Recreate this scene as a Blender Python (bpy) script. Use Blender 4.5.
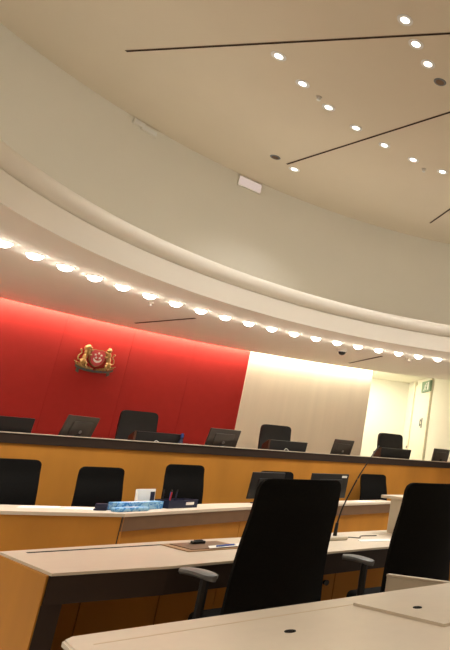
import bpy, bmesh, math, random
from mathutils import Vector, Matrix
random.seed(7)
for o in list(bpy.data.objects):
    bpy.data.objects.remove(o)
SC = bpy.context.scene
COL = SC.collection
R = math.radians

# ------------------------------------------------------------------ camera
F_PX, ROLL, PITCH, PPX, CZ = 585.0, R(3.72), R(14.12), 578.0, 1.40
cam_d = bpy.data.cameras.new('camera')
cam = bpy.data.objects.new('camera', cam_d)
COL.objects.link(cam)
fw = Vector((0, math.cos(PITCH), math.sin(PITCH)))
up = Vector((0, -math.sin(PITCH), math.cos(PITCH)))
rt = Vector((1, 0, 0))
r2 = rt * math.cos(ROLL) + up * math.sin(ROLL)
u2 = -rt * math.sin(ROLL) + up * math.cos(ROLL)
m = Matrix((r2, u2, -fw)).transposed().to_4x4()
m.translation = (0, 0, CZ)
cam.matrix_world = m
cam_d.sensor_fit = 'HORIZONTAL'
cam_d.sensor_width = 36.0
cam_d.lens = F_PX / 450 * 36
cam_d.shift_x = -(PPX - 225) / 450          # the photograph is the left part of a wider frame
cam_d.clip_start = 0.05
SC.camera = cam

# ------------------------------------------------------------------ world, exposure
w = bpy.data.worlds.new('world')
SC.world = w
w.use_nodes = True
w.node_tree.nodes['Background'].inputs[0].default_value = (1.0, .88, .72, 1)
w.node_tree.nodes['Background'].inputs[1].default_value = 0.02
vs = SC.view_settings
vs.view_transform = 'Standard'
vs.look = 'None'
vs.exposure = 0.06
vs.gamma = 1.0
vs.use_curve_mapping = False
SOFFIT_LENS, CEIL_LENS = 29.0, 6.0      # radiance of the visible lenses
SOFFIT_SPOT = 21.0      # watts of the lamp inside each downlight
CEIL_SPOT = 48.0
COVE_LAMP = 68.0
LEDGE_FILL = 9.0  # strength of the added fill strip on the ledge
LOBBY_LAMP = 300.0
WARM = (1.0, .83, .60)

# ------------------------------------------------------------------ room numbers
CX, CY = -0.363, 5.480           # centre of the round room
R_WALL, R_SOF, R_FAS, R_LAMP, R_DRUM = 7.94, 7.80, 4.455, 5.207, 6.03
Z_SOF, Z_CEIL = 3.2, 5.677
A = R(53)                        # direction of the furniture rows
T = Vector((math.cos(A), math.sin(A), 0))
N = Vector((-math.sin(A), math.cos(A), 0))

def P(s, d, z=0.0):
    """row coordinates: s along the rows, d towards the judges' bench"""
    return T * s + N * d + Vector((0, 0, z))

def pol(az, r, z=0.0):
    a = R(az)
    return Vector((CX + r * math.sin(a), CY + r * math.cos(a), z))

# ------------------------------------------------------------------ materials
MATS = {}
def lin(c):
    return tuple((x / 12.92 if x <= .04045 else ((x + .055) / 1.055) ** 2.4) for x in [v / 255 for v in c])

def mat(name, rgb, rough=.6, spec=.35, metal=0.0, var=.06, scale=6.0, bump=0.0, bscale=120.0, stretch=(1, 1, 1), sheen=0, coat=0):
    if name in MATS:
        return MATS[name]
    mt = bpy.data.materials.new(name)
    mt.use_nodes = True
    nt = mt.node_tree
    b = nt.nodes['Principled BSDF']
    c = lin(rgb)
    tc = nt.nodes.new('ShaderNodeTexCoord')
    mp = nt.nodes.new('ShaderNodeMapping')
    mp.inputs['Scale'].default_value = stretch
    nt.links.new(tc.outputs['Object'], mp.inputs[0])
    nz = nt.nodes.new('ShaderNodeTexNoise')
    nz.inputs['Scale'].default_value = scale
    nz.inputs['Detail'].default_value = 4
    nt.links.new(mp.outputs[0], nz.inputs[0])
    rp = nt.nodes.new('ShaderNodeValToRGB')
    rp.color_ramp.elements[0].position = .3
    rp.color_ramp.elements[1].position = .7
    rp.color_ramp.elements[0].color = (*[x * (1 - var) for x in c], 1)
    rp.color_ramp.elements[1].color = (*[min(1, x * (1 + var)) for x in c], 1)
    nt.links.new(nz.outputs['Fac'], rp.inputs[0])
    nt.links.new(rp.outputs[0], b.inputs['Base Color'])
    b.inputs['Roughness'].default_value = rough
    b.inputs['Specular IOR Level'].default_value = spec
    b.inputs['Metallic'].default_value = metal
    if coat:
        b.inputs['Coat Weight'].default_value = coat
    if bump:
        n2 = nt.nodes.new('ShaderNodeTexNoise')
        n2.inputs['Scale'].default_value = bscale
        nt.links.new(mp.outputs[0], n2.inputs[0])
        bp = nt.nodes.new('ShaderNodeBump')
        bp.inputs['Strength'].default_value = bump
        bp.inputs['Distance'].default_value = .002
        nt.links.new(n2.outputs['Fac'], bp.inputs['Height'])
        nt.links.new(bp.outputs[0], b.inputs['Normal'])
    MATS[name] = mt
    return mt

def glow(name, rgb, strength):
    mt = bpy.data.materials.new(name)
    mt.use_nodes = True
    nt = mt.node_tree
    nt.nodes.clear()
    e = nt.nodes.new('ShaderNodeEmission')
    e.inputs[0].default_value = (*rgb, 1)
    e.inputs[1].default_value = strength
    o = nt.nodes.new('ShaderNodeOutputMaterial')
    nt.links.new(e.outputs[0], o.inputs[0])
    MATS[name] = mt
    return mt

mat('plaster', (236, 231, 218), .85, .2, var=.012, scale=1.5, bump=.05)
mat('ceiling_paint', (224, 210, 187), .85, .2, var=.012, scale=1.5, bump=.05)
mat('white_paint', (246, 242, 226), .8, .2, var=.01, scale=2)
mat('red_fabric', (160, 43, 38), .85, .15, var=.03, scale=9, bump=.25, bscale=300)
mat('lobby_tile', (232, 228, 216), .5, .3, var=.03)
mat('platform_carpet', (222, 212, 198), .95, .1, var=.1, scale=60, bump=.3)
mat('soffit_paint', (250, 244, 232), .85, .2, var=.01, scale=1.5)
mat('carpet', (150, 140, 130), .95, .1, var=.2, scale=60, bump=.4)
mat('pale_wood', (228, 217, 196), .6, .3, var=.035, scale=2.2, stretch=(3.5, 3.5, .22))
mat('maple', (189, 129, 50), .6, .25, var=.13, scale=1.8, stretch=(1.3, 1.3, .35))
mat('laminate', (210, 196, 176), .42, .4, var=.02, scale=14)
mat('laminate_edge', (206, 184, 150), .5, .35, var=.02)
mat('pale_grey', (206, 196, 176), .55, .3, var=.02)
mat('dark_brown', (48, 35, 28), .5, .35, var=.08, scale=8, stretch=(.4, .4, 3))
mat('band_brown', (118, 90, 66), .5, .35, var=.06, scale=8)
mat('brown_wood', (70, 42, 27), .5, .35, var=.12, scale=8)
mat('black_mesh', (17, 16, 15), .9, .12, var=.15, scale=60, bump=.3, bscale=500)
mat('black_leather', (30, 29, 29), .55, .35, var=.08, scale=12, bump=.2, bscale=160)
mat('black_plastic', (24, 24, 25), .42, .4, var=.05)
mat('grey_plastic', (120, 122, 124), .38, .45, var=.05)
mat('monitor_shell', (64, 58, 53), .32, .5, var=.06)
mat('screen_black', (12, 12, 14), .2, .5, var=.02)
mat('metal', (176, 176, 176), .3, .5, metal=.9, var=.03)
mat('trim_white', (206, 196, 182), .4, .4, var=.02)
mat('slot_black', (20, 17, 14), .8, .1, var=.05)
mat('gold', (172, 140, 84), .38, .5, metal=.35, var=.12, scale=40)
mat('shield_red', (200, 70, 74), .45, .4, var=.03)
mat('shield_white', (240, 232, 224), .5, .4, var=.02)
mat('ribbon_blue', (62, 70, 92), .5, .4, var=.1)
mat('leaf_olive', (84, 78, 62), .5, .4, var=.2, scale=30)
mat('arm_grey', (104, 104, 104), .35, .5, var=.05)
mat('folder_tan', (166, 130, 94), .6, .3, var=.1, scale=12)
mat('lamp_rim', (240, 238, 234), .5, .4, var=.02)
mat('paper', (240, 238, 232), .8, .2, var=.02)
mat('ink_blue', (60, 92, 170), .6, .3, var=.05)
mat('navy', (26, 32, 60), .5, .4, var=.08)
mat('pen_red', (190, 40, 44), .4, .4, var=.03)
mat('cap_blue', (40, 62, 128), .4, .5, var=.05)
mat('exit_green', (136, 164, 134), .5, .4, var=.03)
mat('door_white', (244, 238, 216), .6, .3, var=.01)
mat('glass_dark', (18, 18, 20), .1, .6, var=.02)
glow('lamp_soffit', (1, .92, .80), SOFFIT_LENS)
glow('lamp_ceiling', (1, .93, .82), CEIL_LENS)
glow('lamp_cove', (1, .90, .72), COVE_LAMP)
glow('ledge_fill_glow', (1, .97, .90), LEDGE_FILL)
glow('lamp_lobby', (1, .94, .80), LOBBY_LAMP)
glow('spill_glow', (1, .78, .66), .62)  # pinkish light spill on the drum wall, made as a weak emitter

def tissue_mat():
    mt = mat('tissue_blue', (110, 170, 214), .55, .3, var=.05)
    nt = mt.node_tree
    rp = [n for n in nt.nodes if n.type == 'VALTORGB'][0]
    nz = [n for n in nt.nodes if n.type == 'TEX_NOISE'][0]
    nz.inputs['Scale'].default_value = 22
    nz.inputs['Distortion'].default_value = 1.5
    rp.color_ramp.elements[0].color = (*lin((60, 132, 204)), 1)
    rp.color_ramp.elements[1].color = (*lin((150, 196, 230)), 1)
    rp.color_ramp.elements[0].position = .42
    rp.color_ramp.elements[1].position = .56
tissue_mat()

# ------------------------------------------------------------------ mesh helpers
def link(name, bm, mname, parent=None, smooth=False, loc=None, rotz=None):
    bmesh.ops.recalc_face_normals(bm, faces=bm.faces[:])
    me = bpy.data.meshes.new(name)
    bm.to_mesh(me)
    bm.free()
    if smooth:
        me.polygons.foreach_set('use_smooth', [True] * len(me.polygons))
        try:
            me.set_sharp_from_angle(angle=R(38))
        except Exception:
            pass
    me.materials.append(MATS[mname])
    o = bpy.data.objects.new(name, me)
    COL.objects.link(o)
    if parent:
        o.parent = parent
    if loc is not None:
        o.location = loc
    if rotz is not None:
        o.rotation_euler[2] = rotz
    return o

def thing(name, label, cat, loc, rotz=A, group=None):
    o = bpy.data.objects.new(name, None)
    o.empty_display_size = .1
    COL.objects.link(o)
    o.location = loc
    o.rotation_euler[2] = rotz
    o['label'] = label
    o['category'] = cat
    if group:
        o['group'] = group
    return o

def tag(o, label, cat, group=None):
    o['label'] = label
    o['category'] = cat
    if group:
        o['group'] = group
    return o

def structure(o, label=None):
    o['kind'] = 'structure'
    if label:
        o['label'] = label
    return o

def copy_tree(o, parent=None):
    c = o.copy()
    COL.objects.link(c)
    c.parent = parent
    for ch in list(o.children):
        copy_tree(ch, c)
    return c

def nb():
    return bmesh.new()

def box(bm, x0, x1, y0, y1, z0, z1, bev=0.0, seg=2, M=None):
    g = bmesh.ops.create_cube(bm, size=1.0)
    vs_ = g['verts']
    bmesh.ops.scale(bm, vec=(x1 - x0, y1 - y0, z1 - z0), verts=vs_)
    bmesh.ops.translate(bm, vec=((x0 + x1) / 2, (y0 + y1) / 2, (z0 + z1) / 2), verts=vs_)
    if bev:
        es = list({e for v in vs_ for e in v.link_edges})
        rr = bmesh.ops.bevel(bm, geom=es, offset=bev, segments=seg, affect='EDGES', profile=.5)
        vs_ = list({v for f in rr['faces'] for v in f.verts} | {v for v in vs_ if v.is_valid})
    if M is not None:
        bmesh.ops.transform(bm, matrix=M, verts=vs_)
    return vs_

def prism(bm, pts, z0, z1, M=None):
    """closed outline pts (x, y) extruded along z"""
    lo = [bm.verts.new((x, y, z0)) for x, y in pts]
    hi = [bm.verts.new((x, y, z1)) for x, y in pts]
    n = len(pts)
    bm.faces.new(lo[::-1])
    bm.faces.new(hi)
    for i in range(n):
        bm.faces.new((lo[i], lo[(i + 1) % n], hi[(i + 1) % n], hi[i]))
    if M is not None:
        bmesh.ops.transform(bm, matrix=M, verts=lo + hi)
    return lo + hi

def cyl(bm, p, q, r0, r1=None, n=12, caps=True):
    p, q = Vector(p), Vector(q)
    r1 = r0 if r1 is None else r1
    d = (q - p).normalized()
    a = d.orthogonal().normalized()
    b = d.cross(a)
    r_a = [bm.verts.new(p + (a * math.cos(2 * math.pi * i / n) + b * math.sin(2 * math.pi * i / n)) * r0) for i in range(n)]
    r_b = [bm.verts.new(q + (a * math.cos(2 * math.pi * i / n) + b * math.sin(2 * math.pi * i / n)) * r1) for i in range(n)]
    for i in range(n):
        bm.faces.new((r_a[i], r_a[(i + 1) % n], r_b[(i + 1) % n], r_b[i]))
    if caps:
        bm.faces.new(r_a[::-1])
        bm.faces.new(r_b)

def tube(bm, pts, r, n=8, r_end=None):
    pts = [Vector(p) for p in pts]
    rings = []
    for i, p in enumerate(pts):
        d = (pts[min(i + 1, len(pts) - 1)] - pts[max(i - 1, 0)]).normalized()
        ref = Vector((0, 0, 1)) if abs(d.z) < .9 else Vector((1, 0, 0))
        a = d.cross(ref).normalized()
        b = d.cross(a)
        rr = r if r_end is None else r + (r_end - r) * i / (len(pts) - 1)
        rings.append([bm.verts.new(p + (a * math.cos(2 * math.pi * k / n) + b * math.sin(2 * math.pi * k / n)) * rr) for k in range(n)])
    for i in range(len(rings) - 1):
        for k in range(n):
            bm.faces.new((rings[i][k], rings[i][(k + 1) % n], rings[i + 1][(k + 1) % n], rings[i + 1][k]))
    bm.faces.new(rings[0][::-1])
    bm.faces.new(rings[-1])

def bez(pts, n=14):
    """Catmull-Rom through the points"""
    pts = [Vector(p) for p in pts]
    q = [pts[0] * 2 - pts[1]] + pts + [pts[-1] * 2 - pts[-2]]
    out = []
    for i in range(1, len(q) - 2):
        for k in range(n):
            t_ = k / n
            a, b, c, d = q[i - 1], q[i], q[i + 1], q[i + 2]
            out.append(.5 * ((2 * b) + (c - a) * t_ + (2 * a - 5 * b + 4 * c - d) * t_ ** 2 + (3 * b - a - 3 * c + d) * t_ ** 3))
    out.append(pts[-1])
    return out

def ball(bm, c, r, sc=(1, 1, 1), rot=None, u=10, v=7):
    M = Matrix.Translation(c)
    if rot is not None:
        M = M @ rot
    M = M @ Matrix.Diagonal((r * sc[0], r * sc[1], r * sc[2], 1))
    bmesh.ops.create_uvsphere(bm, u_segments=u, v_segments=v, radius=1, matrix=M)

def arc_strip(bm, az0, az1, prof, step=1.5):
    """sweep an open (r, z) profile about the room's axis"""
    n = max(2, int(abs(az1 - az0) / step) + 1)
    full = abs(abs(az1 - az0) - 360) < 1e-6
    rows = []
    for i in range(n + (0 if full else 1)):
        az = az0 + (az1 - az0) * i / n
        rows.append([bm.verts.new(pol(az, r, z)) for r, z in prof])
    for i in range(n):
        a, b = rows[i], rows[(i + 1) % len(rows)]
        for k in range(len(prof) - 1):
            bm.faces.new((a[k], a[k + 1], b[k + 1], b[k]))

def arc_block(bm, az0, az1, r0, r1, z0, z1, step=1.0):
    """solid curved slab"""
    n = max(2, int(abs(az1 - az0) / step) + 1)
    rows = []
    for i in range(n + 1):
        az = az0 + (az1 - az0) * i / n
        rows.append([bm.verts.new(pol(az, r, z)) for r, z in ((r0, z0), (r1, z0), (r1, z1), (r0, z1))])
    for i in range(n):
        a, b = rows[i], rows[i + 1]
        for k in range(4):
            bm.faces.new((a[k], a[(k + 1) % 4], b[(k + 1) % 4], b[k]))
    bm.faces.new(rows[0])
    bm.faces.new(rows[-1][::-1])

# ================================================================== THE ROOM
# floor
bm = nb()
prism(bm, [(pol(a, 8.6).x, pol(a, 8.6).y) for a in range(0, 360, 6)], -.12, 0)
structure(link('floor', bm, 'carpet'))
bm = nb()
q = [pol(a, 7.93) for a in (-30, -27, -24, -21, -18, -16.2)] + [Vector((-2.5, 13.15, 0)), P(0, 0) + Vector((-4.5, 16.2, 0)), Vector((-5.8, 15.5, 0))]
prism(bm, [(p.x, p.y) for p in q], .0, .45)
structure(link('floor_lobby', bm, 'lobby_tile'))
# raised platform behind the bench
bm = nb()
pl = [P(-.6, 9.46), P(8.68, 9.46)]
pts = [(p.x, p.y) for p in pl] + [(pol(a, 7.9).x, pol(a, 7.9).y) for a in range(-17, -91, -3)]
prism(bm, pts, 0.002, .45)
structure(link('platform', bm, 'platform_carpet'))

# rear wall: backing with red panels and one pale wooden panel
bm = nb()
arc_block(bm, -182, -29.7, R_WALL + .03, R_WALL + .25, 0, 3.75, 2)
wall_rear = structure(link('wall_rear', bm, 'plaster'))
STEP = 6.68
for i in range(6):
    a1 = -46.65 - STEP * i
    bm = nb()
    arc_block(bm, a1 - STEP + .007, a1 - .007 if i else a1, R_WALL, R_WALL + .04, 0, 3.72)
    link('red_panel', bm, 'red_fabric', wall_rear)
bm = nb()
arc_block(bm, -46.65, -29.7, R_WALL - .03, R_WALL + .05, 0, 3.72)
o = link('wood_panel', bm, 'pale_wood', wall_rear)
o['label'] = 'pale beige vertically grained wooden panel'
# remaining wall of the round room
bm = nb()
arc_block(bm, -16.4, 178, R_WALL, R_WALL + .25, 0, 3.75, 2)
structure(link('wall_front', bm, 'plaster'))
# lobby recess beside the bench
P0, P1 = Vector((-4.53, 16.1, 0)), Vector((-2.6, 13.1, 0))
dv = (P1 - P0).normalized()
PR = math.atan2(dv.y, dv.x)
nrm = Vector((dv.y, -dv.x, 0))
if nrm.dot(Vector((-4, 13, 0)) - P0) < 0:
    nrm = -nrm
def wall_between(name, a, b, z0, z1, th, outward, mname='white_paint'):
    bm = nb()
    a, b = Vector(a), Vector(b)
    pts = [a, b, b + outward * th, a + outward * th]
    prism(bm, [(p.x, p.y) for p in pts], z0, z1)
    return structure(link(name, bm, mname))
E0 = pol(-29.7, R_WALL - .03)
E1 = Vector((-5.75, 15.42, 0))
bk = (P0 - E1).normalized()
wall_between('wall_back', E1, P0, 0, 3.6, .15, Vector((-bk.y, bk.x, 0)))
wall_right = wall_between('wall_right', P0, P1 + dv * .1, 0, 3.6, .15, -nrm)
rv = (E1 - pol(-29.7, R_WALL + .26)).normalized()
wall_between('wall_left', pol(-29.7, R_WALL + .06), E1, 0, 3.6, .15, Vector((-rv.y, rv.x, 0)))
# lobby ceiling a little higher than the ring soffit
bm = nb()
q = [pol(-31, R_SOF - .02), pol(-24, R_SOF + .0), pol(-15, R_SOF - .02), P1 + dv * .3 - nrm * .2, P0 - nrm * .2 - dv * .2, E1 - dv * .3]
prism(bm, [(p.x, p.y) for p in q], 3.5, 3.6)
structure(link('ceiling_lobby', bm, 'white_paint'))

# ring soffit, fascia and rounded moulding, shelf, drum wall, ceiling
bm = nb()
prof = [(R_SOF, 3.32), (R_SOF, Z_SOF), (R_FAS, Z_SOF), (R_FAS, 3.445), (R_FAS + .03, 3.452)]
for i in range(11):
    a = math.pi * (-.46 + 1.0 * i / 10)
    prof.append((R_FAS + .055 - .085 * math.cos(a), 3.565 + .105 * math.sin(a)))
prof += [(R_FAS + .12, 3.66), (R_FAS + .12, 3.61), (R_DRUM + .05, 3.61)]
arc_strip(bm, 0, 360, prof, 1.5)
o = link('ceiling_soffit', bm, 'soffit_paint', smooth=True)
structure(o)
bm = nb()       # the strip of soffit that closes the gap away from the lit slot
arc_strip(bm, -29.7 + 13, 180, [(R_SOF - .01, Z_SOF + .002), (R_WALL + .02, Z_SOF + .002)])
structure(link('trim_1', bm, 'plaster'))
bm = nb()
prof = [(R_DRUM, 3.6), (R_DRUM, 4.6), (R_DRUM, Z_CEIL + .01)]
arc_strip(bm, 0, 360, prof, 2)
structure(link('wall_drum', bm, 'plaster', smooth=True))
bm = nb()
prism(bm, [(pol(a, R_DRUM + .1).x, pol(a, R_DRUM + .1).y) for a in range(0, 360, 4)], Z_CEIL, Z_CEIL + .1)
structure(link('ceiling', bm, 'ceiling_paint'))

# slot cover and the strip lamp hidden above the wall slot
bm = nb()
arc_block(bm, -180, -27.5, R_SOF - .35, R_WALL + .1, 3.55, 3.65, 2)
structure(link('trim_2', bm, 'plaster'))
bm = nb()
arc_block(bm, -100, -27.6, R_SOF + .005, R_SOF + .07, 3.31, 3.33, 2)
o = link('cove_lamp', bm, 'lamp_cove')
tag(o, 'warm strip light hidden in the slot above the red and beige wall', 'light')

bm = nb()
arc_block(bm, -180, 180, R_FAS + .18, R_FAS + .24, 3.612, 3.63, 4)
tag(link('added_ledge_strip', bm, 'ledge_fill_glow'), 'added dim fill strip, unseen on the ledge behind the rounded moulding', 'light')  # unseen strip added to brighten the drum wall and ceiling

# ------------------------------------------------------------------ door, sign and fittings in the lobby
def wall_r(along, off, z):
    return P0 + dv * along + nrm * off + Vector((0, 0, z))
door = structure(thing('door_1', 'white full-height door in the bright side wall', 'door', wall_r(1.2, 0, 0), PR))
del door['category']
sgn = 1 if Vector((-math.sin(PR), math.cos(PR), 0)).dot(nrm) > 0 else -1
def ybox(bm, x0, x1, y0, y1, z0, z1, bev=0.0):
    a, b = sorted((sgn * y0, sgn * y1))
    return box(bm, x0, x1, a, b, z0, z1, bev)
bm = nb(); ybox(bm, -.46, .62, .002, .035, .01, 3.34, .004); leaf = link('door_leaf', bm, 'door_white', door)
bm = nb(); ybox(bm, -.62, -.47, .002, .07, .0, 3.46, .004); link('door_frame', bm, 'door_white', door)
bm = nb(); ybox(bm, .63, .76, .002, .06, .0, 3.46, .004); link('door_frame', bm, 'door_white', door)
bm = nb(); ybox(bm, .31, .37, .035, .05, 2.22, 2.47, .004)
cyl(bm, (.34, sgn * .05, 2.30), (.34, sgn * .09, 2.30), .012)
cyl(bm, (.34, sgn * .05, 2.40), (.34, sgn * .09, 2.40), .012)
cyl(bm, (.34, sgn * .085, 2.26), (.34, sgn * .085, 2.44), .012)
link('door_handle', bm, 'grey_plastic', door)
bm = nb(); cyl(bm, (-.50, sgn * .07, 1.76), (-.50, sgn * .085, 1.76), .035); link('door_button', bm, 'grey_plastic', door)

ex = thing('exit_sign', 'green exit sign box high on the white wall above the door', 'sign', wall_r(1.68, .04, 3.11), PR)
bm = nb(); ybox(bm, -.3, .3, .0, .06, 0, .27, .008); link('sign_box', bm, 'exit_green', ex)
bm = nb()        # running figure and door mark
ball(bm, (.03, sgn * .062, .20), .028, (1, .2, 1))
for a, b, r in (((.02, .17), (-.02, .10), .022), ((-.02, .10), (-.09, .04), .014), ((-.02, .10), (.05, .05), .014), ((.02, .165), (.09, .13), .011), ((.02, .165), (-.07, .15), .011)):
    cyl(bm, (a[0], sgn * .062, a[1]), (b[0], sgn * .062, b[1]), r, n=6)
ybox(bm, .13, .22, .058, .064, .04, .23)
link('sign_figure', bm, 'paper', ex)

# ------------------------------------------------------------------ downlights
def downlight(lamp_mat, r, trim_mat, label, group, drop=.002, tr=1.24, watt=10, cone=80):
    t_ = thing('downlight', label, 'light', (0, 0, 0), 0, group)
    bm = nb()
    n = 24
    rings = []
    for rr, z in ((r * tr, 0.0), (r * tr, -.005), (r * (tr * .6 + .4), -.010), (r * 1.0, -.006), (r * .98, -.001)):
        rings.append([bm.verts.new((rr * math.cos(2 * math.pi * k / n), rr * math.sin(2 * math.pi * k / n), z)) for k in range(n)])
    for i in range(len(rings) - 1):
        for k in range(n):
            bm.faces.new((rings[i][k], rings[i][(k + 1) % n], rings[i + 1][(k + 1) % n], rings[i + 1][k]))
    link('trim_ring', bm, trim_mat, t_, smooth=True)
    bm = nb()
    c = bm.verts.new((0, 0, -.004 - drop))
    prev = None
    for fr, dz in ((.97, 0), (.8, .62), (.45, .92)) if drop > .01 else ((.97, 0),):
        rg = [bm.verts.new((r * fr * math.cos(2 * math.pi * k / 14), r * fr * math.sin(2 * math.pi * k / 14), -.003 - drop * dz)) for k in range(14)]
        if prev:
            for k in range(14):
                bm.faces.new((prev[k], prev[(k + 1) % 14], rg[(k + 1) % 14], rg[k]))
        prev = rg
    for k in range(14):
        bm.faces.new((prev[k], prev[(k + 1) % 14], c))
    link('lamp_lens', bm, lamp_mat, t_)
    ld = bpy.data.lights.new('lamp', 'SPOT')
    ld.energy = watt
    ld.color = (1, .96, .90)
    ld.spot_size = R(cone)
    ld.spot_blend = .6
    ld.shadow_soft_size = .05
    lo = bpy.data.objects.new('lamp', ld)
    COL.objects.link(lo)
    lo.parent = t_
    lo.location = (0, 0, -drop - .02)
    return t_
first = downlight('lamp_soffit', .07, 'trim_white', 'round glowing downlight in the single row along the curved soffit', 'soffit downlights', .05, 1.12, SOFFIT_SPOT, 100)
n_s = 0
for i in range(-38, 57):
    o = first if n_s == 0 else copy_tree(first)
    n_s += 1
    o.location = pol(-91.43 + 3.77 * i, R_LAMP, Z_SOF)
first = downlight('lamp_ceiling', .045, 'lamp_rim', 'small round recessed downlight in the high round ceiling', 'high ceiling downlights', .002, 1.75, CEIL_SPOT, 95)
k = 0
spots = [pol(-87.1 + 8.6 * i, 3.16, Z_CEIL) for i in range(0, 22)]
spots += [Vector((x, y, Z_CEIL)) for x, y in ((-1.927, 4.966), (-1.902, 5.303), (-1.847, 5.61))]
spots += [pol(-61 + 11.6 * i, 1.5, Z_CEIL) for i in range(1, 15)]
spots += [pol(-56.2, 5.04, Z_CEIL)]
for p in spots:
    o = first if k == 0 else copy_tree(first)
    k += 1
    o.location = p
# unlit fitting and small detectors
for q, lb in ((pol(-60.3, 4.97, Z_CEIL), 'small unlit recessed fitting at the outer end of a black ceiling slot'), (Vector((-1.778, 5.912, Z_CEIL)), 'small unlit recessed fitting ending the inner curve of ceiling downlights')):
    t_ = thing('unlit_downlight', lb, 'light', q, 0)
    bm = nb(); cyl(bm, (0, 0, 0), (0, 0, -.008), .072, .064, 20); link('trim_ring', bm, 'grey_plastic', t_)
    bm = nb(); cyl(bm, (0, 0, -.008), (0, 0, -.011), .048, .044, 20); link('lamp_lens', bm, 'band_brown', t_)
def sprinkler(loc, label, cat='sprinkler', group=None, sc=1.0):
    t_ = thing('ceiling_sprinkler', label, cat, loc, 0, group)
    bm = nb(); cyl(bm, (0, 0, 0), (0, 0, -.012), .035 * sc, .03 * sc, 16); link('plate', bm, 'trim_white', t_)
    bm = nb(); cyl(bm, (0, 0, -.012), (0, 0, -.04), .009 * sc, .009 * sc, 8); cyl(bm, (0, 0, -.04), (0, 0, -.045), .024 * sc, .024 * sc, 12)
    link('nozzle', bm, 'lamp_rim', t_)
for p in ((-3.367, 6.358), (-2.467, 8.009)):
    sprinkler((p[0], p[1], Z_CEIL), 'tiny brass sprinkler head between downlights of the high ceiling', group='high ceiling sprinklers')
sprinkler((-5.6, 7.45, Z_SOF), 'tiny sprinkler head close beside the soffit downlight row over the red wall')
t_ = thing('smoke_detector', 'flat round detector on the soffit near the bright lobby', 'detector', (-3.0, 10.42, Z_SOF), 0)
bm = nb(); cyl(bm, (0, 0, 0), (0, 0, -.025), .075, .07, 20); link('base', bm, 'pale_grey', t_)
bm = nb(); cyl(bm, (0, 0, -.025), (0, 0, -.06), .05, .035, 20); link('cap', bm, 'trim_white', t_)
# dome camera
t_ = thing('dome_camera', 'small dome security camera with dark glass under the soffit', 'camera', (-4.03, 9.96, Z_SOF), 0)
bm = nb(); cyl(bm, (0, 0, 0), (0, 0, -.045), .085, .082, 24); link('housing', bm, 'trim_white', t_, True)
bm = nb()
ball(bm, (0, 0, -.045), .062, (1, 1, .95), u=20, v=12)
link('dome', bm, 'glass_dark', t_, True)

# black linear slots
def slot(a, b, z, wdt, label, cat, group):
    a, b = Vector((*a, z)), Vector((*b, z))
    L = (b - a).length
    t_ = thing('linear_slot', label, cat, a, math.atan2(b.y - a.y, b.x - a.x), group)
    bm = nb(); box(bm, 0, L, -wdt / 2, wdt / 2, -.004, -.0005); link('slot_gap', bm, 'slot_black', t_)
    for s in (-1, 1):
        bm = nb(); y = s * (wdt / 2 + .0025)
        box(bm, 0, L, y - .002, y + .002, -.006, -.0005); link('slot_edge', bm, 'band_brown', t_)
for a, b, lb in (((-5.284, 5.723), (-1.2, 5.06), 'long thin black ceiling slot whose outer end stands alone'), ((-4.592, 8.131), (-1.2, 6.16), 'long thin black ceiling slot starting beside the unlit fitting'), ((-2.843, 10.039), (-1.2, 7.85), 'thin black ceiling slot on the lobby side of the ceiling')):
    slot(a, b, Z_CEIL, .016, lb, 'vent', 'high ceiling slots')
slot((-6.816, 8.846), (-5.493, 8.207), Z_SOF, .022, 'thin black slot across the soffit above the red wall', 'vent', None)
slot((-4.445, 11.41), (-3.471, 10.364), Z_SOF, .03, 'thin dark slot across the soffit beside the dome camera', 'vent', None)

# light spill as a glowing plate and faint plates high on the drum wall
def drum_plate(az, wd, z0, z1, mname, label, cat, name):
    t_ = thing(name, label, cat, pol(az, R_DRUM - .005, z0), -R(az))
    bm = nb(); box(bm, -wd / 2, wd / 2, -.03, .0, 0, z1 - z0, .006); link('frame', bm, 'plaster', t_)
    bm = nb(); box(bm, -wd / 2 + .012, wd / 2 - .012, -.034, -.028, .012, z1 - z0 - .012, .002); link('lens', bm, mname, t_)  # inner face; the pinkish one imitates spilled light and is no lamp
drum_plate(-57.6, .38, 5.48, 5.65, 'spill_glow', 'small glowing pinkish plate imitating light spill at the top of the drum wall', 'light', 'light_spill_plate')
drum_plate(-73.9, .16, 5.585, 5.665, 'paper', 'shorter of two faint beige plates at the top of the drum wall', 'plate', 'wall_plate')
drum_plate(-72.5, .22, 5.56, 5.645, 'paper', 'longer of two faint beige plates at the top of the drum wall', 'plate', 'wall_plate')
# lobby lamp
t_ = thing('lobby_lamp', 'square ceiling lamp of the white lobby beside the beige wall', 'light', (-5.25, 14.35, 3.5), PR)
bm = nb(); box(bm, -.2, .2, -.2, .2, -.02, .0, .004); link('frame', bm, 'trim_white', t_)
bm = nb(); box(bm, -.17, .17, -.17, .17, -.026, -.019); link('diffuser', bm, 'lamp_lobby', t_)

# ================================================================== CREST ON THE RED WALL
az_e = -63.2
crest = thing('wall_crest', 'gold lion and tiger crest with red shield on the red wall', 'crest', pol(az_e, R_WALL - .012, 2.43), -R(az_e))
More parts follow.
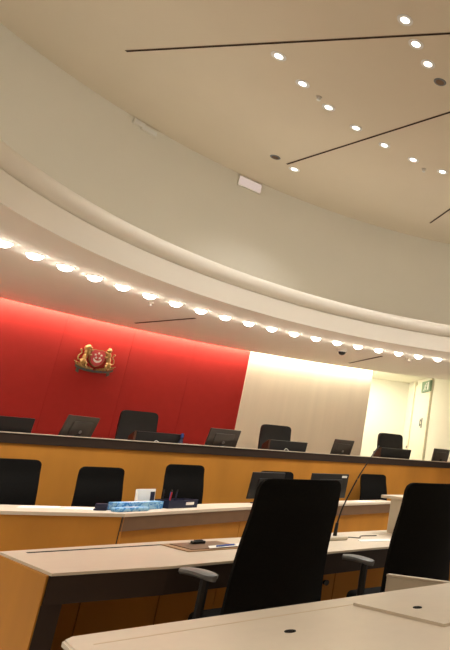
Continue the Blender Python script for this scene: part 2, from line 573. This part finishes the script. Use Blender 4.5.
# local x to the viewer's right, -y into the room, z up
def outline_plate(pts, y0, y1):
    bm = nb()
    prism(bm, pts, y0, y1, Matrix.Rotation(R(90), 4, 'X'))
    return bm
crest.scale = (.93, 1, .96)
sh = [(-.10, .335), (-.05, .352), (0, .345), (.05, .352), (.10, .335), (.105, .26), (.098, .2), (.075, .145), (.04, .11), (0, .09), (-.04, .11), (-.075, .145), (-.098, .2), (-.105, .26)]
shield = link('shield', outline_plate(sh, .02, .055), 'shield_red', crest)
rim = [(x * 1.10, .22 + (z - .22) * 1.08) for x, z in sh]
link('shield_rim', outline_plate(rim, .012, .04), 'gold', crest)
# crescent
bm = nb()
pts = []
for i in range(17):
    a = math.pi * (1.05 + .9 * i / 16)
    pts.append((.062 * math.cos(a), .215 + .068 * math.sin(a)))
for i in range(17):
    a = math.pi * (1.95 - .9 * i / 16)
    pts.append((.054 * math.cos(a), .228 + .046 * math.sin(a)))
prism(bm, pts, .054, .062, Matrix.Rotation(R(90), 4, 'X'))
link('crescent', bm, 'shield_white', shield)
for k in range(5):
    a = R(90 + 72 * k)
    c = (.045 * math.cos(a), .262 + .042 * math.sin(a))
    st = [(c[0] + (.021 if j % 2 == 0 else .009) * math.cos(R(90 + 36 * j)), c[1] + (.021 if j % 2 == 0 else .009) * math.sin(R(90 + 36 * j))) for j in range(10)]
    link('star', outline_plate(st, .054, .062), 'shield_white', shield)
def beast(s, tiger):
    """rampant beast holding the shield; s = -1 on the viewer's left"""
    bm = nb()
    def b(x, z, r, sc=(1, 1, 1), y=-.035, ang=0):
        ball(bm, (s * x, y, z), r, sc, Matrix.Rotation(s * R(ang), 4, 'Y'))
    def limb(p, r, r_e):
        tube(bm, [(s * x, y, z) for x, y, z in p], r, 7, r_e)
    b(.155, .30, .042, (.95, .9, 1.25), ang=-14)          # chest
    b(.172, .215, .040, (.85, .85, 1.5), ang=-8)          # belly
    b(.180, .145, .045, (1, .9, 1.05))                    # haunch
    b(.150, .375, .034 if tiger else .036, (1, 1, 1.05), y=-.045)      # head
    b(.122, .366, .019, (1.2, .9, .8), y=-.055)           # muzzle
    if not tiger:
        b(.166, .357, .044, (1, .9, 1.15), y=-.038)       # mane
    b(.163, .408, .012); b(.142, .410, .011)              # ears
    limb([(.140, -.04, .315), (.115, -.055, .325), (.085, -.06, .335)], .017, .013)
    limb([(.145, -.035, .275), (.120, -.055, .255), (.092, -.062, .262)], .018, .013)
    limb([(.172, -.04, .15), (.140, -.05, .12), (.150, -.05, .075), (.120, -.055, .062)], .024, .014)
    limb([(.188, -.03, .14), (.215, -.035, .105), (.190, -.04, .065), (.170, -.045, .055)], .025, .014)
    limb(bez([(.205, -.03, .16), (.255, -.03, .17), (.250, -.03, .235), (.222, -.03, .27), (.240, -.03, .31)], 4), .011, .009)
    b(.243, .318, .017)
    o = link('tiger' if tiger else 'lion', bm, 'gold', crest)
    md = o.modifiers.new('fuse', 'REMESH')
    md.mode = 'VOXEL'
    md.voxel_size = .006
    md.use_smooth_shade = True
    return o
beast(-1, False)
beast(1, True)
# curved stalks and ribbon under the beasts
bm = nb()
for s in (-1, 1):
    tube(bm, [(s * x, -.03, z) for x, z in ((.02, .04), (.10, .045), (.18, .055), (.25, .085), (.275, .105))], .016, 7, .006)
    for j in range(7):
        x = .05 + .034 * j
        tube(bm, [(s * x, -.03, .045 + .008 * j), (s * (x + .028), -.045, .068 + .010 * j), (s * (x + .045), -.03, .062 + .012 * j)], .009, 6, .003)
link('stalks', bm, 'gold', crest)
bm = nb()
rb = [(-.27, .045), (-.2, .012), (-.1, -.004), (0, -.010), (.1, -.004), (.2, .012), (.27, .045)]
top = [(x, z + .032) for x, z in rb]
prism(bm, rb + top[::-1], .03, .048, Matrix.Rotation(R(90), 4, 'X'))
for s in (-1, 1):
    prism(bm, [(s * .2, -.045), (s * .24, -.02), (s * .235, .03), (s * .2, .03)], .015, .03, Matrix.Rotation(R(90), 4, 'X'))
link('ribbon', bm, 'leaf_olive', crest)
bm = nb()
for x in (-.16, -.10, -.04, .02, .08, .14):
    prism(bm, [(x, .0), (x + .035, .0), (x + .035, .016), (x, .016)], .048, .051, Matrix.Rotation(R(90), 4, 'X') @ Matrix.Translation((0, .006 + abs(x) * .05, 0)))
link('ribbon_marks', bm, 'ribbon_blue', crest)['kind'] = 'stuff'

# ================================================================== JUDGES' BENCH
S0, S1, BD = -.6, 8.68, 9.40
bench = thing('judge_bench', 'long raised wooden bench with dark brown top band under the red wall', 'bench', P(0, BD, 0))
bm = nb(); box(bm, S0, S1, .02, .06, 0, 1.335); link('front_panel', bm, 'maple', bench)
bm = nb(); box(bm, S0, S1, 0, .075, 1.315, 1.43, .003); link('top_band', bm, 'dark_brown', bench)
bm = nb(); box(bm, S0, S1, -.012, .16, 1.4305, 1.442, .002); link('ledge', bm, 'laminate', bench)
bm = nb(); box(bm, S0, S1, .06, .50, 1.17, 1.20, .003); link('work_surface', bm, 'laminate', bench)
for s in (S0 + .05, 2.2, 4.5, 6.7, S1 - .05):
    bm = nb(); box(bm, s - .02, s + .02, 0.06, .48, .455, 1.17); link('support', bm, 'maple', bench)

# ------------------------------------------------------------------ monitors
def monitor(label, loc, yaw, wd, ht, tilt, mname='monitor_shell', group=None, low=0.0, logo=True, sticker=False):
    """back of the screen faces -y, stands on loc"""
    t_ = thing('monitor', label, 'monitor', loc, A + R(yaw), group)
    M = Matrix.Translation((0, 0, low + .06)) @ Matrix.Rotation(R(tilt), 4, 'X')
    bm = nb(); box(bm, -wd / 2, wd / 2, -.012, .018, 0, ht, .008, 2, M)
    box(bm, -wd * .32, wd * .32, -.034, -.008, ht * .16, ht * .78, .014, 2, M)
    sh_ = link('back_shell', bm, mname, t_, True)
    bm = nb(); box(bm, -wd / 2 + .012, wd / 2 - .012, .0175, .020, .014, ht - .014, 0, 2, M); link('screen', bm, 'screen_black', t_)
    bm = nb(); box(bm, -.035, .035, -.05, -.02, .008, low + .06 + ht * .45, .006); link('neck', bm, 'black_plastic', t_, True)
    bm = nb(); box(bm, -.12, .12, -.12, .08, 0, .014, .005); link('foot', bm, 'black_plastic', t_, True)
    if logo:
        bm = nb(); cyl(bm, M @ Vector((0, -.034, ht * .34)), M @ Vector((0, -.038, ht * .34)), .022, n=16); link('badge', bm, 'metal', t_)
    if sticker:
        bm = nb(); box(bm, wd * .30, wd * .44, -.0145, -.012, ht * .84, ht * .93, 0, 2, M); link('sticker', bm, 'paper', t_)
    return t_
MZ = 1.2
monitor('dark grey monitor on the bench below the gold crest', P(2.36, 9.78, MZ), 38, .50, .30, 14, low=.15)
monitor('dark grey monitor on the bench where red wall meets beige panel', P(4.13, 9.78, MZ), 10, .48, .30, 14, low=.15)
monitor('dark monitor on the bench in front of the beige panel edge', P(6.15, 9.78, MZ), 14, .46, .30, 14, low=.15)
monitor('dark monitor at the end of the bench below the green exit sign', P(8.42, 9.74, MZ), 6, .46, .30, 10, low=.14, logo=False)

def hooded_screen(label, s, wd, top, d=9.72, cable=True):
    t_ = thing('hooded_screen', label, 'screen', P(s, d, MZ))
    h = top - MZ
    M = Matrix.Translation((0, 0, .03)) @ Matrix.Rotation(R(10), 4, 'X')
    bm = nb(); box(bm, -wd / 2, wd / 2, -.015, .02, 0, h - .03, .006, 2, M); link('back_shell', bm, 'black_plastic', t_, True)
    bm = nb(); box(bm, -wd / 2 + .015, wd / 2 - .015, .0195, .022, .02, h - .05, 0, 2, M); link('screen', bm, 'screen_black', t_)
    bm = nb()
    prism(bm, [(-.09, 0), (.16, 0), (.14, h * .80), (-.06, h)], -wd / 2 - .028, -wd / 2 - .003, Matrix(((0, 0, 1, 0), (1, 0, 0, 0), (0, 1, 0, 0), (0, 0, 0, 1))))
    link('side_cheek', bm, 'brown_wood', t_)
    bm = nb(); box(bm, -wd / 2, wd / 2, -.06, .15, 0, .03, .004); link('base', bm, 'brown_wood', t_)
    if cable:
        bm = nb(); tube(bm, bez([(-.07, -.09, .005), (-.09, -.10, h * .5), (-.06, -.09, h * .68), (-.01, -.07, h * .64), (.03, -.05, h * .55)], 8), .005, 6); link('cable', bm, 'paper', t_)
    return t_
hooded_screen('low black screen in wooden housing at the bench end before the red wall', 1.60, .62, 1.625, cable=False)
hooded_screen('low black screen in wooden housing before the chair at the red wall', 3.28, .58, 1.575)
hooded_screen('low black screen in wooden housing before the chair at the beige panel', 5.13, .62, 1.605)
hooded_screen('low black screen in wooden housing before the chair at the white lobby', 7.26, .68, 1.63, cable=False)
# little blue bottle
t_ = thing('small_bottle', 'small dark bottle with blue cap on the bench beside the low screen', 'bottle', P(3.53, 9.62, MZ), A)
bm = nb()
for (a, ra), (b, rb_) in zip([(0, .03), (.26, .03), (.30, .016)], [(.26, .03), (.30, .016), (.33, .016)]):
    cyl(bm, (0, 0, a), (0, 0, b), ra, rb_, 14)
link('bottle_body', bm, 'navy', t_, True)
bm = nb(); cyl(bm, (0, 0, .328), (0, 0, .385), .02, .018, 14); link('cap', bm, 'cap_blue', t_, True)

# ------------------------------------------------------------------ chairs
def back_panel(w_bot, w_top, z0, z1, lean, curve, th, rad, y0=-.22, nx=14, nz=18):
    bm = nb()
    def pt(u, v, side):
        z = z0 + (z1 - z0) * v
        hw = (w_bot + (w_top - w_bot) * v) / 2
        dz = min(z - z0, z1 - z)
        if dz < rad:
            hw -= rad - math.sqrt(max(0, rad * rad - (rad - dz) ** 2))
        x = u * hw
        y = y0 - lean * (z - z0) + curve * (x / .25) ** 2 + .03 * math.sin(math.pi * min(1, v * 1.3)) - .03
        return (x, y + (th / 2 if side else -th / 2) * (1 - .35 * abs(u) ** 4), z)
    vv = []
    for j in range(nz + 1):
        t__ = j / nz
        vv.append(.5 - .5 * math.cos(math.pi * t__) if True else t__)
    g = {}
    for side in (0, 1):
        for j, v in enumerate(vv):
            for i in range(nx + 1):
                g[side, i, j] = bm.verts.new(pt(-1 + 2 * i / nx, v, side))
    for side in (0, 1):
        for j in range(nz):
            for i in range(nx):
                f = [g[side, i, j], g[side, i + 1, j], g[side, i + 1, j + 1], g[side, i, j + 1]]
                bm.faces.new(f if side == 0 else f[::-1])
    for j in range(nz):
        for i in (0, nx):
            bm.faces.new((g[0, i, j], g[0, i, j + 1], g[1, i, j + 1], g[1, i, j]))
    for i in range(nx):
        for j in (0, nz):
            bm.faces.new((g[0, i, j], g[1, i, j], g[1, i + 1, j], g[0, i + 1, j]))
    return bm

def make_chair(name, w_bot, w_top, zb0, zb1, lean, curve, th, rad, m_back, arm_z, arm_x, arms=True, pad='grey_plastic'):
    """faces +y, stands on z = 0"""
    t_ = thing(name, 'x', 'chair', (0, 0, 0))
    link('backrest', back_panel(w_bot, w_top, zb0, zb1, lean, curve, th, rad), m_back, t_, True)
    bm = nb(); box(bm, -.25, .25, -.22, .27, .42, .50, .035, 3); link('seat', bm, m_back, t_, True)
    bm = nb(); tube(bm, bez([(0, -.02, .40), (0, -.17, .39), (0, -.235, .43), (0, -.245, zb0 + .05)], 6), .022, 8); link('back_support', bm, 'black_mesh', t_, True)
    bm = nb(); cyl(bm, (0, 0, .12), (0, 0, .42), .028, .028, 14); box(bm, -.1, .1, -.1, .1, .385, .425, .01); link('gas_column', bm, 'black_plastic', t_, True)
    for k in range(5):
        a = R(90 + 72 * k + 20)
        e = Vector((math.cos(a), math.sin(a), 0))
        bm = nb(); cyl(bm, e * .02 + Vector((0, 0, .115)), e * .30 + Vector((0, 0, .08)), .028, .018, 8); lg = link('base_leg', bm, 'black_plastic', t_, True)
        bm = nb()
        sd_ = Vector((-e.y, e.x, 0))
        cyl(bm, e * .30 + sd_ * .022 + Vector((0, 0, .031)), e * .30 - sd_ * .022 + Vector((0, 0, .031)), .03, .03, 14)
        cyl(bm, e * .30 + Vector((0, 0, .05)), e * .30 + Vector((0, 0, .09)), .012, .012, 8)
        link('caster', bm, 'black_plastic', lg, True)
    if arms:
        for s in (-1, 1):
            bm = nb()
            tube(bm, bez([(s * .2, 0, .405), (s * (arm_x - .02), -.01, .42), (s * arm_x, -.01, .50), (s * arm_x, -.01, arm_z - .03)], 6), .024, 8)
            ar = link('armrest', bm, 'black_plastic', t_, True)
            bm = nb()
            nn = 12
            rows = []
            for i in range(nn + 1):
                v = i / nn
                y = -.07 + .24 * v
                z = arm_z - .03 * (1 - v) ** 2 * 1.0 - .012 * v * v
                wdt = .042 * math.sqrt(max(.05, 1 - abs(2 * v - 1) ** 4))
                rows.append([bm.verts.new((s * (arm_x + .33 * y) + x_ * wdt, y, z + z_ * .8)) for x_, z_ in ((-1, -.012), (-.9, .004), (-.4, .011), (.4, .011), (.9, .004), (1, -.012), (.6, -.03), (-.6, -.03))])
            for i in range(nn):
                for k in range(8):
                    bm.faces.new((rows[i][k], rows[i][(k + 1) % 8], rows[i + 1][(k + 1) % 8], rows[i + 1][k]))
            bm.faces.new(rows[0]); bm.faces.new(rows[-1][::-1])
            link('arm_pad', bm, pad, ar, True)
    return t_

def put(ch, label, s, d, z, yaw, group):
    ch.location = P(s, d, z)
    ch.rotation_euler[2] = A + R(yaw)
    ch['label'] = label
    ch['group'] = group
    return ch

near = make_chair('office_chair', .555, .485, .50, 1.262, .085, .045, .045, .05, 'black_mesh', .758, .31, pad='arm_grey')
put(near, 'large black mesh office chair at the front desk below the gooseneck microphone', 1.90, 3.62, 0, 0, 'front desk chairs')
c2 = copy_tree(near)
put(c2, 'large black mesh office chair at the front desk before the pale lectern', 2.90, 3.62, 0, -2, 'front desk chairs')

clerk = make_chair('office_chair', .46, .42, .56, 1.14, .16, .03, .05, .05, 'black_mesh', .68, .28, pad='black_plastic')
CK = [(1.56, 7.88, 1.03, 'black office chair at the end of the clerk desk, left of all tissue boxes'),
      (2.32, 7.94, .985, 'black office chair at the clerk desk between the small black box and papers'),
      (3.19, 8.05, 1.04, 'black office chair at the clerk desk behind the navy tray'),
      (4.53, 8.40, 1.0, 'black office chair at the clerk desk behind the large mesh chair'),
      (6.54, 8.93, 1.0, 'black office chair at the clerk desk beside the monitor with a sticker')]
CK[0] = (1.56, 7.88, 1.03, 'black office chair behind the bare end of the clerk desk')
for i, (s, d, sc, lb) in enumerate(CK):
    c = clerk if i == 0 else copy_tree(clerk)
    put(c, lb, s, d, 0, 180, 'clerk desk chairs')
    c.scale = ((1.0, .97, 1.0, 1.15, 1.2)[i], 1, sc)

judge = make_chair('executive_chair', .52, .46, .52, 1.415, .10, .03, .09, .06, 'black_leather', .66, .31, pad='black_plastic')
for i, (s, d, sc, lb) in enumerate([(3.18, 10.02, 1.0, 'dark high-back chair behind the bench against the red wall'),
                                    (5.21, 10.02, 1.0, 'dark high-back chair behind the bench against the beige wooden panel'),
                                    (7.56, 10.0, 1.045, 'dark high-back chair behind the bench against the white lobby')]):
    c = judge if i == 0 else copy_tree(judge)
    put(c, lb, s, d, .45, 180, 'judge chairs')
    c.scale = ((1.0, 1.1, 1.22)[i], 1, sc)

# ================================================================== CLERK DESK (angled)
cd = thing('clerk_desk', 'angled wooden clerk desk with beige top in front of the bench', 'desk', P(0, 0, 0))
FR = [(.2, 7.90), (2.185, 6.856), (3.584, 7.47), (6.3, 8.20)]
BK = [(6.3, 8.62), (3.5, 8.00), (2.22, 7.56), (.5, 8.45)]
bm = nb(); prism(bm, FR + BK, .722, .752); link('desk_top', bm, 'laminate', cd)
def wall_seg(a, b, z0, z1, th, inset, mname, name, parent):
    a, b = Vector((*a, 0)), Vector((*b, 0))
    d = (b - a).normalized()
    n_ = Vector((-d.y, d.x, 0))
    bm = nb()
    q = [a + n_ * inset, b + n_ * inset, b + n_ * (inset + th), a + n_ * (inset + th)]
    prism(bm, [(p.x, p.y) for p in q], z0, z1)
    return link(name, bm, mname, parent)
wall_seg(FR[0], FR[1], 0, .721, .03, .012, 'maple', 'front_panel', cd)
for a, b in ((FR[1], FR[2]), (FR[2], FR[3])):
    wall_seg(a, b, .59, .721, .03, .01, 'band_brown', 'apron', cd)
    wall_seg(a, b, 0, .60, .03, .045, 'maple', 'front_panel', cd)
bm = nb(); box(bm, 2.172, 2.186, 6.872, 6.90, 0, .721); link('corner_shadow_gap', bm, 'dark_brown', cd)  # dark strip put in for the shadow gap at the corner
wall_seg(FR[3], BK[0], 0, .721, .03, .02, 'maple', 'end_panel', cd)
wall_seg(BK[3], FR[0], 0, .721, .03, .02, 'maple', 'end_panel', cd)
# things on the clerk desk
ZD = .752
def ang(a, b):
    return math.atan2(b[1] - a[1], b[0] - a[0])
t_ = thing('tissue_box', 'long blue and white tissue box on the clerk desk', 'tissue box', P(2.41, 7.31, ZD), A + R(22))
bm = nb(); box(bm, -.25, .25, -.06, .06, 0, .075, .004); link('carton', bm, 'tissue_blue', t_)
bm = nb(); prism(bm, [(-.13 + .02 * math.cos(0), -.02), (.13, -.02), (.13, .02), (-.13, .02)], .075, .077); link('opening', bm, 'paper', t_)
t_ = thing('tissue_pack', 'flat pale blue tissue packet lying at the front of the long tissue box', 'tissue pack', P(2.30, 7.10, ZD), A + R(20))
bm = nb(); box(bm, -.16, .16, -.05, .05, 0, .04, .012, 3); link('wrapper', bm, 'tissue_blue', t_, True)
bm = nb(); box(bm, -.06, .06, -.016, .016, .0395, .042); link('flap', bm, 'paper', t_)
t_ = thing('stationery_tray', 'dark navy stationery tray with pens on the clerk desk', 'tray', P(2.85, 7.50, ZD), A + R(22))
bm = nb(); box(bm, -.19, .17, -.1, .1, 0, .012)
box(bm, -.19, .17, -.1, -.09, .012, .085); box(bm, -.19, .17, .09, .1, .012, .085); box(bm, -.19, -.18, -.09, .09, .012, .085); box(bm, .16, .17, -.09, .09, .012, .085)
link('tray_body', bm, 'navy', t_)
bm = nb(); box(bm, .02, .12, -.1025, -.1, .03, .06); link('tray_label', bm, 'paper', t_)
for i, (x, y, lx, mname, lb) in enumerate([(-.10, -.02, .01, 'pen_red', 'red pen standing in the navy stationery tray'), (-.06, .02, .0, 'ink_blue', 'blue pen standing in the navy stationery tray'), (-.14, .03, .0, 'black_plastic', 'black pen standing in the navy stationery tray'), (-.02, .0, .012, 'navy', 'navy blue marker standing in the navy stationery tray')]):
    c_ = math.cos(R(22)); s_ = math.sin(R(22))
    q = P(2.83 + x * c_ - y * s_, 7.49 + x * s_ + y * c_, ZD + .013)
    p_ = thing('pen', lb, 'pen', q, A)
    bm = nb(); cyl(bm, (0, 0, 0), (lx, .01, .15), .008, .008, 8); link('barrel', bm, mname, p_)
    bm = nb(); cyl(bm, (lx, .01, .15), (lx * 1.15, .012, .175), .009, .006, 8); link('pen_cap', bm, 'black_plastic', p_)
t_ = thing('paper_pack', 'white paper packet standing behind the blue tissue box', 'packet', P(2.54, 7.49, ZD), A + R(22))
M = Matrix.Rotation(R(-8), 4, 'X')
bm = nb(); box(bm, -.10, .10, -.02, .02, .003, .19, .006, 2, M); link('packet_body', bm, 'paper', t_, True)
bm = nb(); box(bm, .04, .09, -.0215, -.0195, .06, .16, 0, 2, M); link('print_block', bm, 'navy', t_)
t_ = thing('black_stapler', 'small black box-shaped stapler left of the tissue packet', 'stapler', P(2.09, 7.22, ZD), A - R(28))
bm = nb(); box(bm, -.05, .05, -.03, .03, 0, .02, .004); link('stapler_base', bm, 'navy', t_, True)
bm = nb(); box(bm, -.045, .05, -.025, .025, .02, .065, .008); link('stapler_arm', bm, 'navy', t_, True)
for i, (s, d, r, lb) in enumerate([(1.72, 7.62, -20, 'white paper sheet lying beside the end chair of the clerk desk'), (2.0, 7.42, -34, 'white paper sheet lying by the black stapler'), (5.75, 8.3, 12, 'white paper sheet on the clerk desk by the sticker monitor')]):
    bm = nb(); prism(bm, [(-.15, -.105), (.15, -.105), (.15, .09), (.135, .105), (-.15, .105)], 0, .003)
    tag(link('paper_sheet', bm, 'paper', None, loc=P(s, d, ZD), rotz=A + R(r)), lb, 'paper')
monitor('black monitor with a white corner sticker on the clerk desk', P(4.99, 8.1, ZD), 10, .66, .345, 4, 'black_plastic', logo=False, sticker=True, low=.0)
monitor('low black monitor standing in front of a chair on the clerk desk', P(4.02, 7.97, ZD), 8, .46, .335, 6, 'black_plastic', logo=False)

# ================================================================== FRONT DESK
fd = thing('front_desk', 'long beige-topped desk with dark apron and wooden end panel', 'desk', P(0, 0, 0))
NE0, NE1, FE1, FE0 = (1.0, 3.91), (5.4, 4.08), (5.4, 4.98), (.95, 4.76)
bm = nb(); prism(bm, [NE0, (1.5, 3.86), (2.9, 3.98), NE1, FE1, (1.8, 4.87), FE0], .738, .752); link('desk_top', bm, 'laminate', fd)
bm = nb(); prism(bm, [(1.0, 3.925), (1.5, 3.875), (2.9, 3.995), (5.4, 4.095), (5.4, 4.13), (2.9, 4.03), (1.5, 3.91), (1.0, 3.96)], .60, .737); link('apron', bm, 'dark_brown', fd)
bm = nb(); box(bm, .995, 1.078, 3.93, 3.975, 0, .599); link('end_post', bm, 'dark_brown', fd)
bm = nb(); prism(bm, [(.988, 3.935), (.994, 3.935), (1.03, 3.98), (1.0, 4.75), (.945, 4.75)], 0, .737); link('end_panel', bm, 'maple', fd)
seams = [1.03, 1.36, 1.78, 2.13, 2.72, 3.05, 3.9, 4.7, 5.38]
for a, b in zip(seams, seams[1:]):
    bm = nb(); box(bm, a + .003, b - .003, 4.64, 4.66, .06, .72); link('modesty_panel', bm, 'brown_wood' if False else 'maple', fd)
bm = nb(); box(bm, 1.03, 5.38, 4.66, 4.675, .05, .72); link('back_panel', bm, 'dark_brown', fd)
bm = nb(); prism(bm, [(1.0, 4.70), (5.4, 4.92), (5.4, 4.95), (1.0, 4.73)], .0, .737); link('front_panel', bm, 'maple', fd)
for s, z in ((1.89, .478), (2.965, .406), (2.90, .41)):
    bm = nb(); cyl(bm, (s, 4.64, z), (s, 4.61, z), .018, .022, 14); link('knob', bm, 'black_plastic', fd)
bm = nb(); prism(bm, [(1.05, 4.635), (1.95, 4.70), (1.95, 4.742), (1.05, 4.677)], .7515, .7524); link('cable_slot', bm, 'slot_black', fd)
ZT = .7525
# folder with small things
t_ = thing('desk_folder', 'brown open folder lying on the front desk beside the mesh chair', 'folder', P(1.92, 4.51, ZT), A + R(4))
bm = nb(); box(bm, -.17, .20, -.19, .20, 0, .006, .002); link('cover', bm, 'folder_tan', t_)
bm = nb(); box(bm, -.13, .16, -.15, .16, .006, .010); link('pocket', bm, 'band_brown', t_)
bm = nb(); prism(bm, [(-.11, -.155), (.18, -.16), (.18, -.06), (-.06, -.06)], 0, .003)
tag(link('paper_slip', bm, 'paper', None, loc=P(1.98, 4.51, ZT + .011), rotz=A + R(10)), 'white paper slip lying on the brown folder', 'paper')
t_ = thing('ballpoint', 'blue ballpoint pen lying on the white slip of the folder', 'pen', P(2.02, 4.385, ZT + .02), A + R(14))
bm = nb(); cyl(bm, (-.07, 0, 0), (.06, 0, 0), .005, .005, 8); link('barrel', bm, 'ink_blue', t_)
bm = nb(); cyl(bm, (.06, 0, 0), (.075, 0, 0), .004, .001, 8); link('tip', bm, 'metal', t_)
bm = nb(); box(bm, -.04, .04, -.025, .025, 0, .018, .005); box(bm, -.025, .025, -.015, .015, .018, .024, .003)
tag(link('small_black_case', bm, 'black_plastic', None, loc=P(1.93, 4.60, ZT + .011), rotz=A), 'small black case lying on the brown folder', 'case')
# microphone
t_ = thing('gooseneck_microphone', 'slim black gooseneck microphone on a grey base on the front desk', 'microphone', P(2.90, 4.50, ZT), A)
bm = nb(); box(bm, -.14, .08, -.07, .07, 0, .03, .010, 3); link('base', bm, 'pale_grey', t_, True)
bm = nb(); cyl(bm, (0, 0, .03), (.004, 0, .13), .016, .012, 12); link('stem_socket', bm, 'black_plastic', t_, True)
bm = nb(); tube(bm, bez([(.004, 0, .12), (.03, 0, .24), (.085, 0, .38), (.15, 0, .52), (.23, 0, .66)], 8), .0065, 8, .0055); link('gooseneck', bm, 'black_plastic', t_, True)
bm = nb(); tube(bm, bez([(.23, 0, .66), (.26, 0, .71), (.295, 0, .765)], 6), .0065, 10, .0055); link('microphone_head', bm, 'arm_grey', t_, True)
bm = nb(); tube(bm, bez([(.08, 0, .008), (.16, .05, .006), (.22, -.02, .006), (.30, .08, .006), (.44, .06, .006)], 10), .004, 6); link('cable', bm, 'black_plastic', t_, True)
bm = nb(); prism(bm, [(-.14, -.06), (.14, -.06), (.14, .06), (-.12, .06)], 0, .003)
tag(link('note_sheet', bm, 'paper', None, loc=P(3.16, 4.33, ZT), rotz=A - R(12)), 'white note sheet beside the microphone base', 'paper')
# lectern on the front desk
t_ = thing('table_lectern', 'pale grey lectern standing on the front desk behind the mesh chair', 'lectern', P(3.97, 4.52, ZT), A)
bm = nb(); box(bm, -.45, .36, -.28, .30, .305, .332, .005); link('lectern_top', bm, 'laminate', t_)
for x in (-.36, .32):
    bm = nb(); box(bm, x - .02, x + .02, -.22, .24, 0, .305, .003); link('side_panel', bm, 'pale_grey', t_)
bm = nb(); box(bm, -.34, .30, .20, .23, 0, .305, .003); link('front_panel', bm, 'pale_grey', t_)

# low pale partition behind the near desk
t_ = thing('low_partition', 'low pale grey partition panel behind the mesh chair by the nearest desk', 'partition', P(2.392, 3.103, 0), math.atan2(-.121, .396))
bm = nb(); box(bm, 0, .43, -.012, .012, .03, .728, .004); link('panel', bm, 'pale_grey', t_)
bm = nb(); box(bm, -.002, .432, -.014, .014, .728, .742, .003); link('cap_rail', bm, 'laminate', t_)
for x in (.06, .37):
    bm = nb(); box(bm, x - .02, x + .02, -.05, .05, 0, .03, .005); link('foot', bm, 'metal', t_)

# ================================================================== NEAREST DESK
nd = thing('nearest_desk', 'beige-topped desk with two black cable holes and a raised flap', 'desk', P(0, 0, 0))
bm = nb()
c = []
pts = [(.745, 2.62), (.775, 2.655), (3.4, 2.655), (3.4, 1.5), (.70, 1.5)]
prism(bm, pts, .726, .752)
bmesh.ops.bevel(bm, geom=[e for e in bm.edges if abs(e.verts[0].co.z - e.verts[1].co.z) < 1e-5], offset=.006, segments=2, affect='EDGES')
link('desk_top', bm, 'laminate', nd)
bm = nb(); box(bm, .79, 3.36, 2.60, 2.635, 0, .725); link('front_panel', bm, 'maple', nd)
bm = nb(); box(bm, .76, .79, 1.54, 2.635, 0, .725); link('end_panel', bm, 'maple', nd)
bm = nb(); box(bm, .80, 3.36, 2.505, 2.512, .7515, .7528); link('edge_groove', bm, 'laminate_edge', nd)
bm = nb(); prism(bm, [(1.752, 2.492), (2.75, 2.492), (2.75, 1.96), (1.822, 1.96)], .752, .764); link('flap', bm, 'laminate', nd)
for s, d, z in ((1.339, 2.271, .752), (1.917, 2.247, .764)):
    bm = nb(); cyl(bm, (s, d, z - .002), (s, d, z + .0025), .021, .020, 20); link('cable_hole', bm, 'slot_black', nd)
